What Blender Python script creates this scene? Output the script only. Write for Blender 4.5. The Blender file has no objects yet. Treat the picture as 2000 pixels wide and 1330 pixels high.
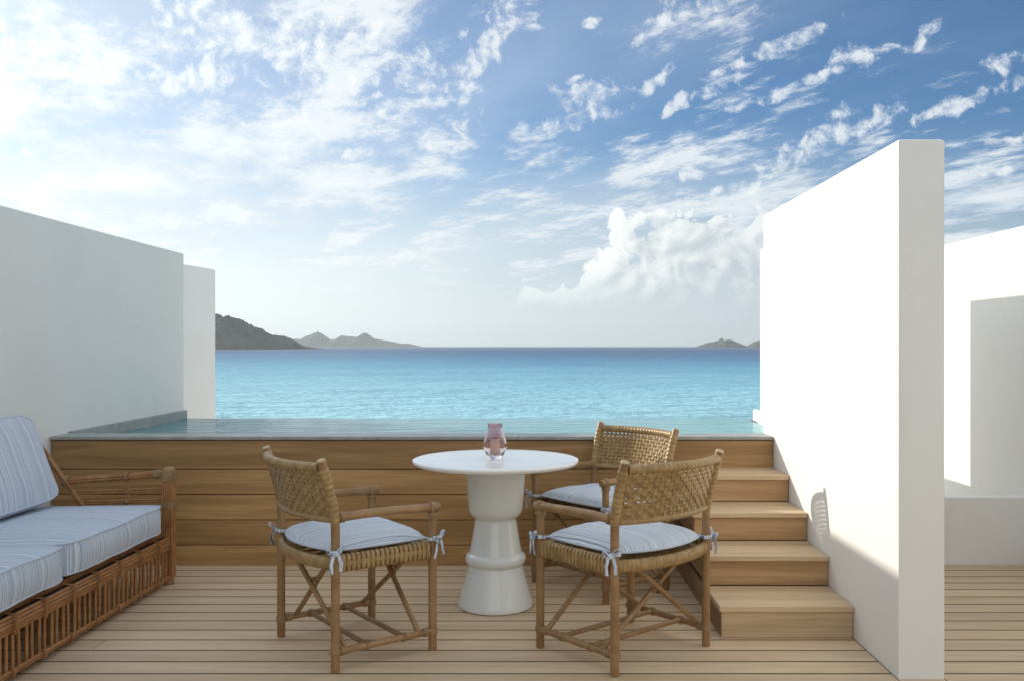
import bpy, math, random
from mathutils import Vector, Matrix, noise as mnoise
random.seed(7)
SC = bpy.context.scene
COL = SC.collection
R = math.radians
EYE = 1.308

# ------------------------------------------------------------------ camera
cam = bpy.data.cameras.new('camera')
cam.sensor_fit = 'HORIZONTAL'; cam.sensor_width = 36.0
cam.lens = 36.0 * 1775 / 2000
cam.shift_x = -40 / 2000; cam.shift_y = 11 / 2000
cam.clip_start = 0.05; cam.clip_end = 60000
camo = bpy.data.objects.new('camera', cam); COL.objects.link(camo)
camo.location = (0, 0, EYE); camo.rotation_euler = (R(90), 0, 0)
SC.camera = camo

# ------------------------------------------------------------------ node helper
class S:
    """a socket with arithmetic"""
    def __init__(s, g, k): s.g = g; s.k = k
    def __add__(s, o): return s.g.m('ADD', s, o)
    __radd__ = __add__
    def __sub__(s, o): return s.g.m('SUBTRACT', s, o)
    def __rsub__(s, o): return s.g.m('SUBTRACT', o, s)
    def __mul__(s, o): return s.g.m('MULTIPLY', s, o)
    __rmul__ = __mul__
    def __truediv__(s, o): return s.g.m('DIVIDE', s, o)
    def __rtruediv__(s, o): return s.g.m('DIVIDE', o, s)
    def __neg__(s): return s.g.m('MULTIPLY', s, -1.0)
class G:
    def __init__(s, nt): s.nt = nt
    def put(s, sock, v):
        if isinstance(v, S): s.nt.links.new(v.k, sock)
        else: sock.default_value = v
    def node(s, t, **kw):
        n = s.nt.nodes.new(t)
        for k, v in kw.items(): setattr(n, k, v)
        return n
    def m(s, op, *a):
        n = s.node('ShaderNodeMath', operation=op)
        for i, v in enumerate(a): s.put(n.inputs[i], v)
        return S(s, n.outputs[0])
    def mx(s, a, b): return s.m('MAXIMUM', a, b)
    def mn(s, a, b): return s.m('MINIMUM', a, b)
    def step(s, v, lo, hi, a=0.0, b=1.0, mode='SMOOTHSTEP'):
        n = s.node('ShaderNodeMapRange', interpolation_type=mode)
        for k, x in (('Value', v), ('From Min', lo), ('From Max', hi), ('To Min', a), ('To Max', b)): s.put(n.inputs[k], x)
        return S(s, n.outputs[0])
    def sep(s, v):
        n = s.node('ShaderNodeSeparateXYZ'); s.put(n.inputs[0], v)
        return [S(s, o) for o in n.outputs]
    def xyz(s, x, y, z):
        n = s.node('ShaderNodeCombineXYZ')
        for i, v in enumerate((x, y, z)): s.put(n.inputs[i], v)
        return S(s, n.outputs[0])
    def noise(s, vec=None, scale=1.0, detail=4.0, rough=0.5, dist=0.0, dim='3D', w=None, out='Factor'):
        n = s.node('ShaderNodeTexNoise', noise_dimensions=dim)
        if vec is not None: s.put(n.inputs['Vector'], vec)
        if w is not None: s.put(n.inputs['W'], w)
        for k, x in (('Scale', scale), ('Detail', detail), ('Roughness', rough), ('Distortion', dist)): s.put(n.inputs[k], x)
        return S(s, n.outputs[0] if out == 'Factor' else n.outputs[1])
    def mix(s, f, a, b, mode='MIX'):
        n = s.node('ShaderNodeMix', data_type='RGBA', blend_type=mode, clamp_factor=True)
        s.put(n.inputs[0], f)
        for i, c in ((6, a), (7, b)): s.put(n.inputs[i], c if isinstance(c, S) else (*c[:3], 1.0))
        return S(s, n.outputs[2])
    def ramp(s, f, stops, mode='LINEAR'):
        n = s.node('ShaderNodeValToRGB'); s.put(n.inputs[0], f)
        e = n.color_ramp.elements; n.color_ramp.interpolation = mode
        while len(e) < len(stops): e.new(0.5)
        for q, (p, c) in zip(e, stops): q.position = p; q.color = (*c[:3], 1)
        return S(s, n.outputs[0])
    def scale(s, c, k):
        n = s.node('ShaderNodeVectorMath', operation='SCALE'); s.put(n.inputs[0], c); s.put(n.inputs[3], k)
        return S(s, n.outputs[0])
    def vadd(s, a, b):
        n = s.node('ShaderNodeVectorMath', operation='ADD'); s.put(n.inputs[0], a); s.put(n.inputs[1], b)
        return S(s, n.outputs[0])
    def vmul(s, a, b):
        n = s.node('ShaderNodeVectorMath', operation='MULTIPLY'); s.put(n.inputs[0], a); s.put(n.inputs[1], b)
        return S(s, n.outputs[0])

# ------------------------------------------------------------------ sky and sun
SUN_TO = Vector((1.0, -0.69, -0.3835)).normalized()       # where the sunlight goes
SUN_AT = -SUN_TO
sun_el = math.asin(SUN_AT.z); sun_az = math.atan2(SUN_AT.x, SUN_AT.y)
W = bpy.data.worlds.new('World'); SC.world = W; W.use_nodes = True
nt = W.node_tree; nt.nodes.clear(); g = G(nt)
sky = g.node('ShaderNodeTexSky', sky_type='NISHITA', sun_disc=False)
sky.sun_elevation = sun_el; sky.sun_rotation = sun_az
sky.air_density = 1.0; sky.dust_density = 0.6; sky.ozone_density = 2.2; sky.altitude = 0
SKY_STRENGTH = 0.10; EXPOSURE = 1.12
K = 1.0 / (SKY_STRENGTH * 2 ** 0.72)                                     # display-linear values -> background units
tc = g.node('ShaderNodeTexCoord'); d = S(g, tc.outputs['Generated'])
dx, dy, dz = g.sep(d)
zz = g.mx(dz, 0.0) + 0.055
pa = (dx * -0.45 + dy * 0.89) / zz; pb = (dx * 0.89 + dy * 0.45) / zz      # cloud-layer plane, along and across the wind
sdot = dx * SUN_AT.x + dy * SUN_AT.y + dz * SUN_AT.z
near = g.step(sdot, 0.55, 1.0, mode='LINEAR'); near = g.m('POWER', near, 1.6)
low = g.step(dz, 0.0, 0.30, 1.0, 0.0)
yy = g.mx(dy, 0.15); u = dx / yy; v = dz / yy; front = g.step(dy, 0.15, 0.45)
uv = g.xyz(u, v, 0.0)
warp = g.noise(uv, 14.0, 2.0, 0.55, out='Color', dim='2D')
uvw = g.vadd(uv, g.vmul(g.vadd(warp, (-0.5, -0.5, -0.5)), (0.036, 0.024, 0.0)))
def vor(vec, scale):
    n = g.node('ShaderNodeTexVoronoi', feature='SMOOTH_F1', voronoi_dimensions='2D'); n.inputs['Smoothness'].default_value = 0.35
    g.put(n.inputs['Vector'], vec); n.inputs['Scale'].default_value = scale
    return S(g, n.outputs['Distance'])
OFF = (-0.0075, 0.0055, 0.0)                                 # one step toward the sun
uvo = g.vadd(uvw, OFF); uvc = g.vadd(uvw, (-0.022, 0.014, 0.0))
puff = g.noise(uvw, 36.0, 8.0, 0.68, dim='2D'); puff2 = g.noise(uvo, 36.0, 6.0, 0.68, dim='2D')
bil = 0.5 - vor(uvw, 46.0); bil2 = 0.5 - vor(uvo, 46.0)
def px(x, y): return ((x - 1040) / 1775, (676 - y) / 1775)
def field(blobs, co):
    f = None
    for (x, y, rx, ry, a) in blobs:
        if blobs is PUFFS and x > 1050: ry *= 0.85
        mp = g.node('ShaderNodeMapping', vector_type='TEXTURE')
        g.put(mp.inputs[0], co)
        mp.inputs[1].default_value = (*px(x, y), 0); mp.inputs[2].default_value = (0, 0, R(a)); mp.inputs[3].default_value = (rx / 1775, ry / 1775, 1)
        dt = g.node('ShaderNodeVectorMath', operation='DOT_PRODUCT')
        nt.links.new(mp.outputs[0], dt.inputs[0]); nt.links.new(mp.outputs[0], dt.inputs[1])
        b = S(g, dt.outputs['Value'])
        f = b if f is None else g.mn(f, b)
    return 1.0 - f
PUFFS = [(15,130,80,210,0),(430,55,130,70,-25),(545,80,75,60,0),(385,145,80,60,0),(650,105,115,80,5),(860,140,120,50,5),(985,50,100,44,48),
 (310,150,70,24,-35),(880,258,66,34,15),(1080,247,66,20,5),(1190,217,54,17,12),(1300,32,38,28,30),(1370,12,74,22,25),(1545,84,84,20,28),
 (1440,132,52,20,25),(1272,165,52,16,30),(1412,170,46,18,25),(1330,203,54,17,30),(1668,112,54,32,10),(1725,98,60,17,12),(1570,165,140,16,20),
 (1800,72,46,19,35),(1632,224,46,18,18),(1700,232,85,30,18),(1850,212,95,26,18),(1590,272,100,26,18),(1545,318,100,24,12),(1965,172,64,14,18),
 (1380,378,120,16,10),(1330,342,44,15,8),(1288,326,42,16,4),(1985,118,74,26,20),(1235,90,24,13,30),(1150,50,26,13,20),(700,300,44,14,10),(1120,155,28,11,20),
 (1980,275,54,12,12),(1920,340,100,16,8),(640,215,160,20,12),(800,205,120,17,12),(1150,190,80,40,0)]
CUM = [(1235,455,42,52,10),(1330,490,105,76,0),(1190,535,62,46,30),(1420,515,90,76,0),(1110,578,90,24,5),(1310,560,200,46,0),(1490,470,60,60,0)]
pn = (puff - 0.5) * 6.4 + bil * 1.3; pn2 = (puff2 - 0.5) * 6.4 + bil2 * 1.3
pf = field(PUFFS, uvw) + pn; cf = field(CUM, uvw) + (puff - 0.5) * 3.2 + bil * 1.5; cf2 = field(CUM, uvc) + (puff2 - 0.5) * 3.2 + bil2 * 1.2
puffm = g.step(pf, 0.0, 1.90) * front
cumm = g.step(cf, 0.0, 0.34) * front
lit = g.step(pn - pn2, -0.9, 1.1)
clit = g.step(cf - cf2, -1.0, 1.5)
# altocumulus sheet: patches drawn out by the wind
st = g.noise(g.xyz(pa * 0.55, pb * 1.0, 0.0), 2.1, 9.0, 0.70, dim='2D')
bands = g.noise(g.xyz(pa * 0.13 + 3.0, pb * 0.40, 3.7), 1.0, 2.0, 0.5, dim='2D')
mid = g.step(v, 0.04, 0.15) * g.step(v, 0.17, 0.30, 1.0, 0.0)
lft = g.step(u, -0.55, 0.40, 1.0, 0.0)
cover = 0.582 - lft * 0.115 - g.step(u, 0.0, 0.25) * g.step(v, 0.10, 0.2) * 0.035 - mid * 0.165 - (bands - 0.5) * 0.28 - g.step(v, 0.38, 0.65) * 0.36
sheet = g.step(st, cover, cover + 0.18) * g.step(v, 0.035, 0.10)
blue = g.vmul(S(g, sky.outputs[0]), (0.205, 0.375, 0.540))
hz = g.step(v, 0.0, 0.27, 1.0, 0.0)
hzc = g.mix(g.mx(near, lft * 0.62), (0.46 * K, 0.525 * K, 0.55 * K), (0.96 * K, 1.0 * K, 0.97 * K))
veil = g.step(g.noise(g.xyz(pa * 0.16, pb * 0.34, 0.0), 1.0, 6.0, 0.62, dim='2D'), 0.36, 0.74)      # thin cirrus
base = g.mix(veil * (0.24 + lft * 0.34), blue, (0.56 * K, 0.64 * K, 0.71 * K))
base = g.mix(hz * 0.92 + 0.03, base, hzc)                           # sea haze low over the horizon
base = g.mix(near * 0.72, base, (0.90 * K, 0.93 * K, 0.90 * K))     # forward-scattering veil round the sun
cl_sh = g.mix(near, (0.46 * K, 0.54 * K, 0.63 * K), (0.80 * K, 0.85 * K, 0.85 * K))
cl_lt = g.mix(near, (0.70 * K, 0.73 * K, 0.74 * K), (0.92 * K, 0.94 * K, 0.91 * K))
base = g.mix(sheet * 0.82, base, g.mix(g.step(st, 0.42, 0.68), cl_sh, cl_lt))
base = g.mix(puffm * 0.80, base, g.mix(lit * 0.7 + 0.3, cl_sh, cl_lt))
cumc = g.mix(clit * 0.72 + g.step(u, 0.05, 0.24, 0.28, 0.0), (0.42 * K, 0.475 * K, 0.515 * K), (0.80 * K, 0.82 * K, 0.80 * K))
base = g.mix(cumm * g.step(v, 0.03, 0.09, 0.10, 0.95), base, cumc)
glow = g.step(sdot, 0.86, 1.0); glow = glow * glow * glow
base = g.vadd(base, g.scale(g.xyz(1.6 * K, 1.55 * K, 1.45 * K), glow))     # bright cloud veil close round the sun
bg = g.node('ShaderNodeBackground'); bg.inputs[1].default_value = SKY_STRENGTH
g.put(bg.inputs[0], base)
W.cycles.sampling_method = 'MANUAL'; W.cycles.sample_map_resolution = 512
wo = g.node('ShaderNodeOutputWorld'); nt.links.new(bg.outputs[0], wo.inputs[0])

sl = bpy.data.lights.new('sun', 'SUN'); sl.energy = 2.0; sl.angle = R(0.6); sl.color = (1.0, 0.91, 0.78)
slo = bpy.data.objects.new('sun', sl); COL.objects.link(slo)
slo.rotation_euler = SUN_TO.to_track_quat('-Z', 'Y').to_euler()
slo.location = (-20, 14, 8)

SC.view_settings.view_transform = 'Standard'; SC.view_settings.look = 'None'
SC.view_settings.exposure = EXPOSURE; SC.view_settings.gamma = 1.0
SC.view_settings.use_curve_mapping = False
SC.render.engine = 'CYCLES'
SC.cycles.use_denoising = True
SC.cycles.max_bounces = 10; SC.cycles.transparent_max_bounces = 16; SC.cycles.transmission_bounces = 10

# ------------------------------------------------------------------ mesh helper
class MB:
    def __init__(s): s.v = []; s.f = []
    def box(s, x0, x1, y0, y1, z0, z1, c=0.0):
        """box, its top edges chamfered by c"""
        b = len(s.v)
        if c <= 0:
            s.v += [(x0,y0,z0),(x1,y0,z0),(x1,y1,z0),(x0,y1,z0),(x0,y0,z1),(x1,y0,z1),(x1,y1,z1),(x0,y1,z1)]
            s.f += [tuple(b+i for i in q) for q in ((3,2,1,0),(4,5,6,7),(0,1,5,4),(1,2,6,5),(2,3,7,6),(3,0,4,7))]
        else:
            for (z, k) in ((z0, c), (z0 + c, 0), (z1 - c, 0), (z1, c)):
                s.v += [(x0+k,y0+k,z),(x1-k,y0+k,z),(x1-k,y1-k,z),(x0+k,y1-k,z)]
            s.f.append((b+3,b+2,b+1,b)); s.f.append((b+12,b+13,b+14,b+15))
            for l in range(3):
                o = b + 4*l
                for i in range(4):
                    j = (i+1) % 4
                    s.f.append((o+i, o+j, o+4+j, o+4+i))
        return s
    def sweep(s, pts, rad, n=10, cap=True, flat=None, up=None):
        """round (or elliptic) tube along points; rad is a number or a list; flat=(a,b) scales the two cross axes"""
        pts = [Vector(p) for p in pts]; m = len(pts)
        if not hasattr(rad, '__len__'): rad = [rad] * m
        fa, fb = flat or (1, 1)
        b = len(s.v); nrm = None
        for i in range(m):
            t = (pts[min(i+1, m-1)] - pts[max(i-1, 0)]).normalized()
            if up is not None: nrm = Vector(up)
            elif nrm is None: nrm = Vector((0, 0, 1)) if abs(t.z) < 0.8 else Vector((1, 0, 0))
            nrm = (nrm - t * nrm.dot(t)).normalized(); bi = t.cross(nrm)
            for k in range(n):
                a = 2 * math.pi * k / n
                s.v.append(tuple(pts[i] + (nrm * math.cos(a) * fa + bi * math.sin(a) * fb) * rad[i]))
        for i in range(m - 1):
            for k in range(n):
                k2 = (k + 1) % n
                s.f.append((b+i*n+k, b+i*n+k2, b+(i+1)*n+k2, b+(i+1)*n+k))
        if cap:
            s.f.append(tuple(b + k for k in reversed(range(n)))); s.f.append(tuple(b + (m-1)*n + k for k in range(n)))
        return s
    def cane(s, p, q, r, n=10, rnd=0.3):
        """straight pole with softened ends"""
        p = Vector(p); q = Vector(q); t = (q - p).normalized() * r * rnd
        return s.sweep([p, p + t, p + (q-p)*0.33, p + (q-p)*0.67, q - t, q], [r*0.8, r, r*0.985, r*1.01, r, r*0.8], n)
    def wrapped(s, pts, r, pitch, n=10, groove=0.10, flat=None, up=None):
        """pole wound with flat strip: ridged profile"""
        pts = [Vector(p) for p in pts]; L = [0.0]
        for a, b in zip(pts, pts[1:]): L.append(L[-1] + (b - a).length)
        def at(t):
            for i in range(len(pts) - 1):
                if t <= L[i+1] or i == len(pts) - 2:
                    return pts[i].lerp(pts[i+1], (t - L[i]) / (L[i+1] - L[i]))
        k = max(2, int(L[-1] / pitch)); P = []; Q = []
        for i in range(k):
            for (o, rr) in ((0.02, 1 - groove), (0.14, 1 - groove * 0.15), (0.5, 1.0 + 0.02 * random.uniform(-1, 1)), (0.86, 1 - groove * 0.15), (0.98, 1 - groove)):
                P.append(at(L[-1] * (i + o) / k)); Q.append(r * rr)
        return s.sweep(P, Q, n, flat=flat, up=up)
    def ring(s, c, axis, r, w, n=14, m=6):
        """torus"""
        ax = Vector(axis).normalized(); e = Vector((0, 0, 1)) if abs(ax.z) < 0.8 else Vector((1, 0, 0))
        e = (e - ax * e.dot(ax)).normalized(); h = ax.cross(e); c = Vector(c); b = len(s.v)
        for i in range(n):
            a = 2*math.pi*i/n; dr = e*math.cos(a) + h*math.sin(a)
            for j in range(m):
                q = 2*math.pi*j/m
                s.v.append(tuple(c + dr*(r + w*math.cos(q)) + ax*w*math.sin(q)))
        for i in range(n):
            for j in range(m):
                i2 = (i+1) % n; j2 = (j+1) % m
                s.f.append((b+i*m+j, b+i2*m+j, b+i2*m+j2, b+i*m+j2))
        return s
    def lashing(s, c, axis, r, n=4, w=0.0026):
        """a few turns of thin binding cane and two crossing turns"""
        ax = Vector(axis).normalized(); c = Vector(c)
        e = Vector((0, 0, 1)) if abs(ax.z) < 0.8 else Vector((1, 0, 0))
        for i in range(n):
            s.ring(c + ax * (i - (n-1)/2) * w * 2.1, ax + e * random.uniform(-0.10, 0.10), r + w*0.6, w)
        for q in (-1, 1):
            s.ring(c, ax + e * 0.42 * q, r * 1.10 + w, w * 0.9)
        return s
    def lathe(s, prof, n=64, cx=0, cy=0, z0=0, close=False):
        b = len(s.v); m = len(prof)
        for (r, z) in prof:
            for k in range(n):
                a = 2*math.pi*k/n
                s.v.append((cx + r*math.cos(a), cy + r*math.sin(a), z0 + z))
        rng = range(m) if close else range(m - 1)
        for i in rng:
            i2 = (i + 1) % m
            for k in range(n):
                k2 = (k+1) % n
                s.f.append((b+i*n+k, b+i*n+k2, b+i2*n+k2, b+i2*n+k))
        if not close:
            s.f.append(tuple(b + k for k in reversed(range(n)))); s.f.append(tuple(b + (m-1)*n + k for k in range(n)))
        return s
    def ribbon(s, pts, nrm, width, th):
        """flat strip along pts; nrm the face normal at each point"""
        pts = [Vector(p) for p in pts]; m = len(pts); b = len(s.v)
        if not isinstance(nrm, list): nrm = [nrm] * m
        for i in range(m):
            t = (pts[min(i+1, m-1)] - pts[max(i-1, 0)]).normalized(); nn = Vector(nrm[i]); nn = (nn - t*nn.dot(t)).normalized()
            sd = t.cross(nn)
            for (a, c) in ((-1, -1), (1, -1), (0.82, 1), (-0.82, 1)):
                s.v.append(tuple(pts[i] + sd * a * width/2 + nn * c * th/2))
        for i in range(m - 1):
            for k in range(4):
                k2 = (k+1) % 4
                s.f.append((b+4*i+k, b+4*i+k2, b+4*i+4+k2, b+4*i+4+k))
        s.f.append((b+3, b+2, b+1, b)); o = b + 4*(m-1); s.f.append((o, o+1, o+2, o+3))
        return s
    def mesh(s, name, mat, smooth=None):
        me = bpy.data.meshes.new(name); me.from_pydata(s.v, [], s.f); me.validate()
        for mt in (mat if isinstance(mat, (list, tuple)) else [mat]): me.materials.append(mt)
        if smooth is not None:
            me.polygons.foreach_set('use_smooth', [True] * len(me.polygons))
            if smooth < 179: me.set_sharp_from_angle(angle=R(smooth))
        me.update(); return me
    def build(s, name, mat, parent=None, smooth=None):
        return link(name, s.mesh(name, mat, smooth), parent)
def link(name, me, parent=None, loc=None, rot=None):
    o = bpy.data.objects.new(name, me); COL.objects.link(o)
    if parent is not None: o.parent = parent
    if loc: o.location = loc
    if rot: o.rotation_euler = rot
    return o
def tag(o, label=None, cat=None, group=None, kind=None):
    for k, x in (('label', label), ('category', cat), ('group', group), ('kind', kind)):
        if x: o[k] = x
    return o
def thing(name, label, cat, loc=(0, 0, 0), rz=0.0, group=None):
    return tag(link(name, None, None, loc, (0, 0, rz)), label, cat, group)
def copy_tree(o, parent=None):
    c = o.copy(); COL.objects.link(c); c.parent = parent
    for ch in list(o.children): copy_tree(ch, c)
    return c
def merge(ms):
    r = MB()
    for m in ms:
        b = len(r.v); r.v += m.v; r.f += [tuple(i + b for i in f) for f in m.f]
    return r

# ------------------------------------------------------------------ materials
def new_mat(name):
    m = bpy.data.materials.new(name); m.use_nodes = True
    n = m.node_tree; n.nodes.clear(); G_ = G(n)
    out = G_.node('ShaderNodeOutputMaterial'); p = G_.node('ShaderNodeBsdfPrincipled')
    n.links.new(p.outputs[0], out.inputs[0])
    t = G_.node('ShaderNodeTexCoord'); oi = G_.node('ShaderNodeObjectInfo')
    G_.obj = S(G_, t.outputs['Object']); G_.rnd = S(G_, oi.outputs['Random'])
    geo = G_.node('ShaderNodeNewGeometry'); G_.pos = S(G_, geo.outputs['Position'])
    G_.p = p; G_.out = out
    def setp(**kw):
        for k, x in kw.items():
            s_ = p.inputs[k.replace('_', ' ')]
            G_.put(s_, x if isinstance(x, S) or not isinstance(x, tuple) or s_.type != 'RGBA' else (*x[:3], 1.0))
    def bump(h, strength, dist):
        b = G_.node('ShaderNodeBump'); b.inputs['Strength'].default_value = strength; b.inputs['Distance'].default_value = dist
        G_.put(b.inputs['Height'], h); n.links.new(b.outputs[0], p.inputs['Normal']); return b
    G_.set = setp; G_.bump = bump
    return m, G_
def wood(name, dark, light, axis=0, rough=0.55, var=0.25, warm=None, streak=0.40):
    m, q = new_mat(name)
    st = [14.0, 14.0, 14.0]; st[axis] = 0.9
    off = q.xyz(q.rnd * 37.0, q.rnd * 91.0, q.rnd * 53.0)
    co = q.vadd(q.vmul(q.obj, tuple(st)), off)
    g1 = q.noise(co, 1.0, 4.0, 0.55, 0.6)
    f2 = [110.0, 110.0, 110.0]; f2[axis] = 3.5
    g2 = q.noise(q.vadd(q.vmul(q.obj, tuple(f2)), off), 1.0, 3.0, 0.6)
    c = q.mix(q.step(g1, 0.28, 0.74), dark, light)
    c = q.mix(q.step(g2, 0.42, 0.70, 0.0, streak), c, tuple(x * 0.66 for x in dark))
    tone = q.rnd * var + (1.0 - var * 0.5)
    c = q.scale(c, tone)
    if warm: c = q.mix(q.noise(q.vadd(q.obj, off), 0.9, 2.0) * 0.5, c, warm)
    q.set(Base_Color=c, Roughness=q.step(g2, 0.3, 0.7, rough - 0.08, rough + 0.12))
    q.bump(g2 * 0.6 + g1 * 0.4, 0.25, 0.002)
    return m
M = {}
M['deck'] = wood('teak_deck', (0.610, 0.440, 0.272), (0.725, 0.550, 0.365), 0, 0.60, 0.18, None, 0.28)
M['clad'] = wood('teak_cladding', (0.325, 0.175, 0.064), (0.540, 0.325, 0.135), 0, 0.48, 0.28)
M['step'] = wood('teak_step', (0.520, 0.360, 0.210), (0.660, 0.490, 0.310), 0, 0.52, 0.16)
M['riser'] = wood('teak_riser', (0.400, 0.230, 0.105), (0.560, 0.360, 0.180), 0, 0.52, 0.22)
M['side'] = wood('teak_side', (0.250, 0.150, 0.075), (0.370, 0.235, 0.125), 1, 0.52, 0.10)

def plain(name, col, rough=0.6, **kw):
    m, q = new_mat(name); q.set(Base_Color=col, Roughness=rough, **kw); return m
M['dark'] = plain('dark_void', (0.012, 0.010, 0.008), 0.9)

def stucco(name, col):
    m, q = new_mat(name)
    n1 = q.noise(q.pos, 0.9, 4.0, 0.6); n2 = q.noise(q.pos, 240.0, 3.0, 0.6); n3 = q.noise(q.vmul(q.pos, (3.0, 3.0, 0.5)), 1.0, 4.0, 0.65)
    n4 = q.noise(q.pos, 3.2, 5.0, 0.6, 1.2)
    c = q.mix(q.step(n1, 0.35, 0.75, 0.0, 0.6), col, tuple(x * 0.92 for x in col)); c = q.mix(q.step(n4, 0.5, 0.8, 0.0, 0.35), c, tuple(x * 0.90 for x in col))
    c = q.mix(q.step(n3, 0.56, 0.80, 0.0, 0.30), c, (0.68, 0.665, 0.62))
    q.set(Base_Color=c, Roughness=0.85, Specular_IOR_Level=0.2)
    q.bump(n2 + n1 * 0.5 + n4 * 2.0, 0.22, 0.004)
    return m
M['stucco'] = stucco('white_stucco', (0.81, 0.80, 0.77)); M['shade_stucco'] = stucco('shade_tinted_stucco', (0.755, 0.76, 0.74)); M['lit_stucco'] = stucco('lit_tinted_stucco', (0.90, 0.885, 0.86))  # greyer and whiter copies put wall shade and light into the stucco colour

def stone(name, a, b):
    m, q = new_mat(name)
    off = q.xyz(q.rnd * 17.0, q.rnd * 31.0, 0.0)
    co = q.vadd(q.obj, off)
    n1 = q.noise(co, 6.0, 6.0, 0.65); n2 = q.noise(co, 130.0, 2.0, 0.5)
    c = q.mix(q.step(n1, 0.3, 0.7), a, b); c = q.mix(q.step(n2, 0.45, 0.75, 0.0, 0.4), c, tuple(x * 0.6 for x in a))
    q.set(Base_Color=q.scale(c, q.rnd * 0.16 + 0.92), Roughness=0.42); q.bump(n2, 0.15, 0.001)
    return m
M['stone'] = stone('grey_stone', (0.27, 0.28, 0.265), (0.38, 0.385, 0.36))

def rattan(name, a, b, rough=0.42, freq=1.0):
    m, q = new_mat(name)
    off = q.xyz(q.rnd * 13.0, q.rnd * 29.0, q.rnd * 7.0)
    n1 = q.noise(q.vadd(q.obj, off), 9.0 * freq, 4.0, 0.6); n2 = q.noise(q.vadd(q.obj, off), 160.0, 2.0, 0.5)
    c = q.mix(q.step(n1, 0.25, 0.75), a, b); c = q.mix(q.step(n2, 0.5, 0.75, 0.0, 0.45), c, tuple(x * 0.5 for x in a))
    q.set(Base_Color=c, Roughness=rough, Specular_IOR_Level=0.4); q.bump(n2, 0.2, 0.001)
    return m
M['cane'] = rattan('cane_pole', (0.235, 0.130, 0.055), (0.375, 0.225, 0.105))
M['weave'] = rattan('woven_rawhide', (0.275, 0.165, 0.064), (0.430, 0.285, 0.125), 0.36, 3.0)
M['bind'] = rattan('binding_cane', (0.260, 0.155, 0.070), (0.400, 0.260, 0.130), 0.45, 3.0)
M['cut'] = plain('cut_cane_end', (0.52, 0.40, 0.24), 0.6)
M['sofacane'] = rattan('sofa_cane', (0.270, 0.115, 0.040), (0.425, 0.210, 0.080), 0.40, 2.0)

def fabric(name, lo=0.0):
    lift = lambda c: tuple(x + (w - x) * lo for x, w in zip(c, (0.80, 0.82, 0.84)))
    m, q = new_mat(name)
    x, y, z = q.sep(q.vadd(q.obj, q.xyz(0.0, q.rnd * 3.0, 0.0)))
    wy = y + (q.noise(q.obj, 5.0, 2.0) - 0.5) * 0.012
    s1 = q.noise(None, 1.0, 2.0, 0.6, dim='1D', w=wy * 210.0)
    s2 = q.noise(None, 1.0, 1.0, 0.5, dim='1D', w=wy * 560.0 + 9.0)
    s3 = q.noise(None, 1.0, 1.0, 0.5, dim='1D', w=wy * 40.0 + 5.0)
    slub = q.noise(q.vmul(q.obj, (30.0, 400.0, 30.0)), 1.0, 2.0)
    f = s1 * 0.62 + s2 * 0.26 + s3 * 0.12 + (slub - 0.5) * 0.08
    c = q.ramp(f, [(0.35, lift((0.070, 0.105, 0.205))), (0.42, lift((0.23, 0.315, 0.475))), (0.47, lift((0.43, 0.52, 0.655))), (0.53, lift((0.68, 0.73, 0.79))), (0.66, lift((0.80, 0.82, 0.84)))])
    wv = q.noise(q.vmul(q.obj, (900.0, 900.0, 900.0)), 1.0, 1.0)
    q.set(Base_Color=c, Roughness=0.9, Specular_IOR_Level=0.15, Sheen_Weight=0.15)
    q.bump(wv * 0.6 + q.noise(q.vmul(q.obj, (9.0, 16.0, 12.0)), 1.0, 4.0, 0.6, 0.8) * 4.0, 0.30, 0.005)
    return m
M['fabric'] = fabric('striped_linen'); M['pad'] = fabric('pale_striped_linen', 0.20)
M['ribbon'] = fabric('striped_ribbon')
M['piping'] = plain('piping_cord', (0.50, 0.56, 0.66), 0.85)

m, q = new_mat('glazed_ceramic')
n1 = q.noise(q.obj, 7.0, 3.0); n2 = q.noise(q.vmul(q.obj, (40.0, 40.0, 12.0)), 1.0, 3.0)
q.set(Base_Color=q.mix(n1, (0.71, 0.745, 0.735), (0.78, 0.805, 0.79)), Roughness=0.10, Specular_IOR_Level=0.55, Coat_Weight=0.4, Coat_Roughness=0.04)
q.bump(n1 + n2 * 0.25, 0.12, 0.004); M['ceramic'] = m
m, q = new_mat('lacquered_top')
n1 = q.noise(q.obj, 12.0, 3.0)
q.set(Base_Color=(0.90, 0.895, 0.88), Roughness=q.step(n1, 0.3, 0.7, 0.12, 0.20), Specular_IOR_Level=0.5); q.bump(n1, 0.06, 0.003); M['top'] = m
M['wax'] = plain('candle_wax', (0.80, 0.66, 0.50), 0.5, Subsurface_Weight=0.25, Subsurface_Radius=(0.02, 0.012, 0.006))
M['wick'] = plain('wick', (0.02, 0.018, 0.015), 0.9)
m, q = new_mat('tinted_glass')
x, y, z = q.sep(q.obj)
q.set(Base_Color=q.mix(q.step(z, 0.02, 0.17), (0.94, 0.86, 0.86), (0.86, 0.62, 0.66)), Roughness=0.02, IOR=1.45, Transmission_Weight=1.0); M['glass'] = m

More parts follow.
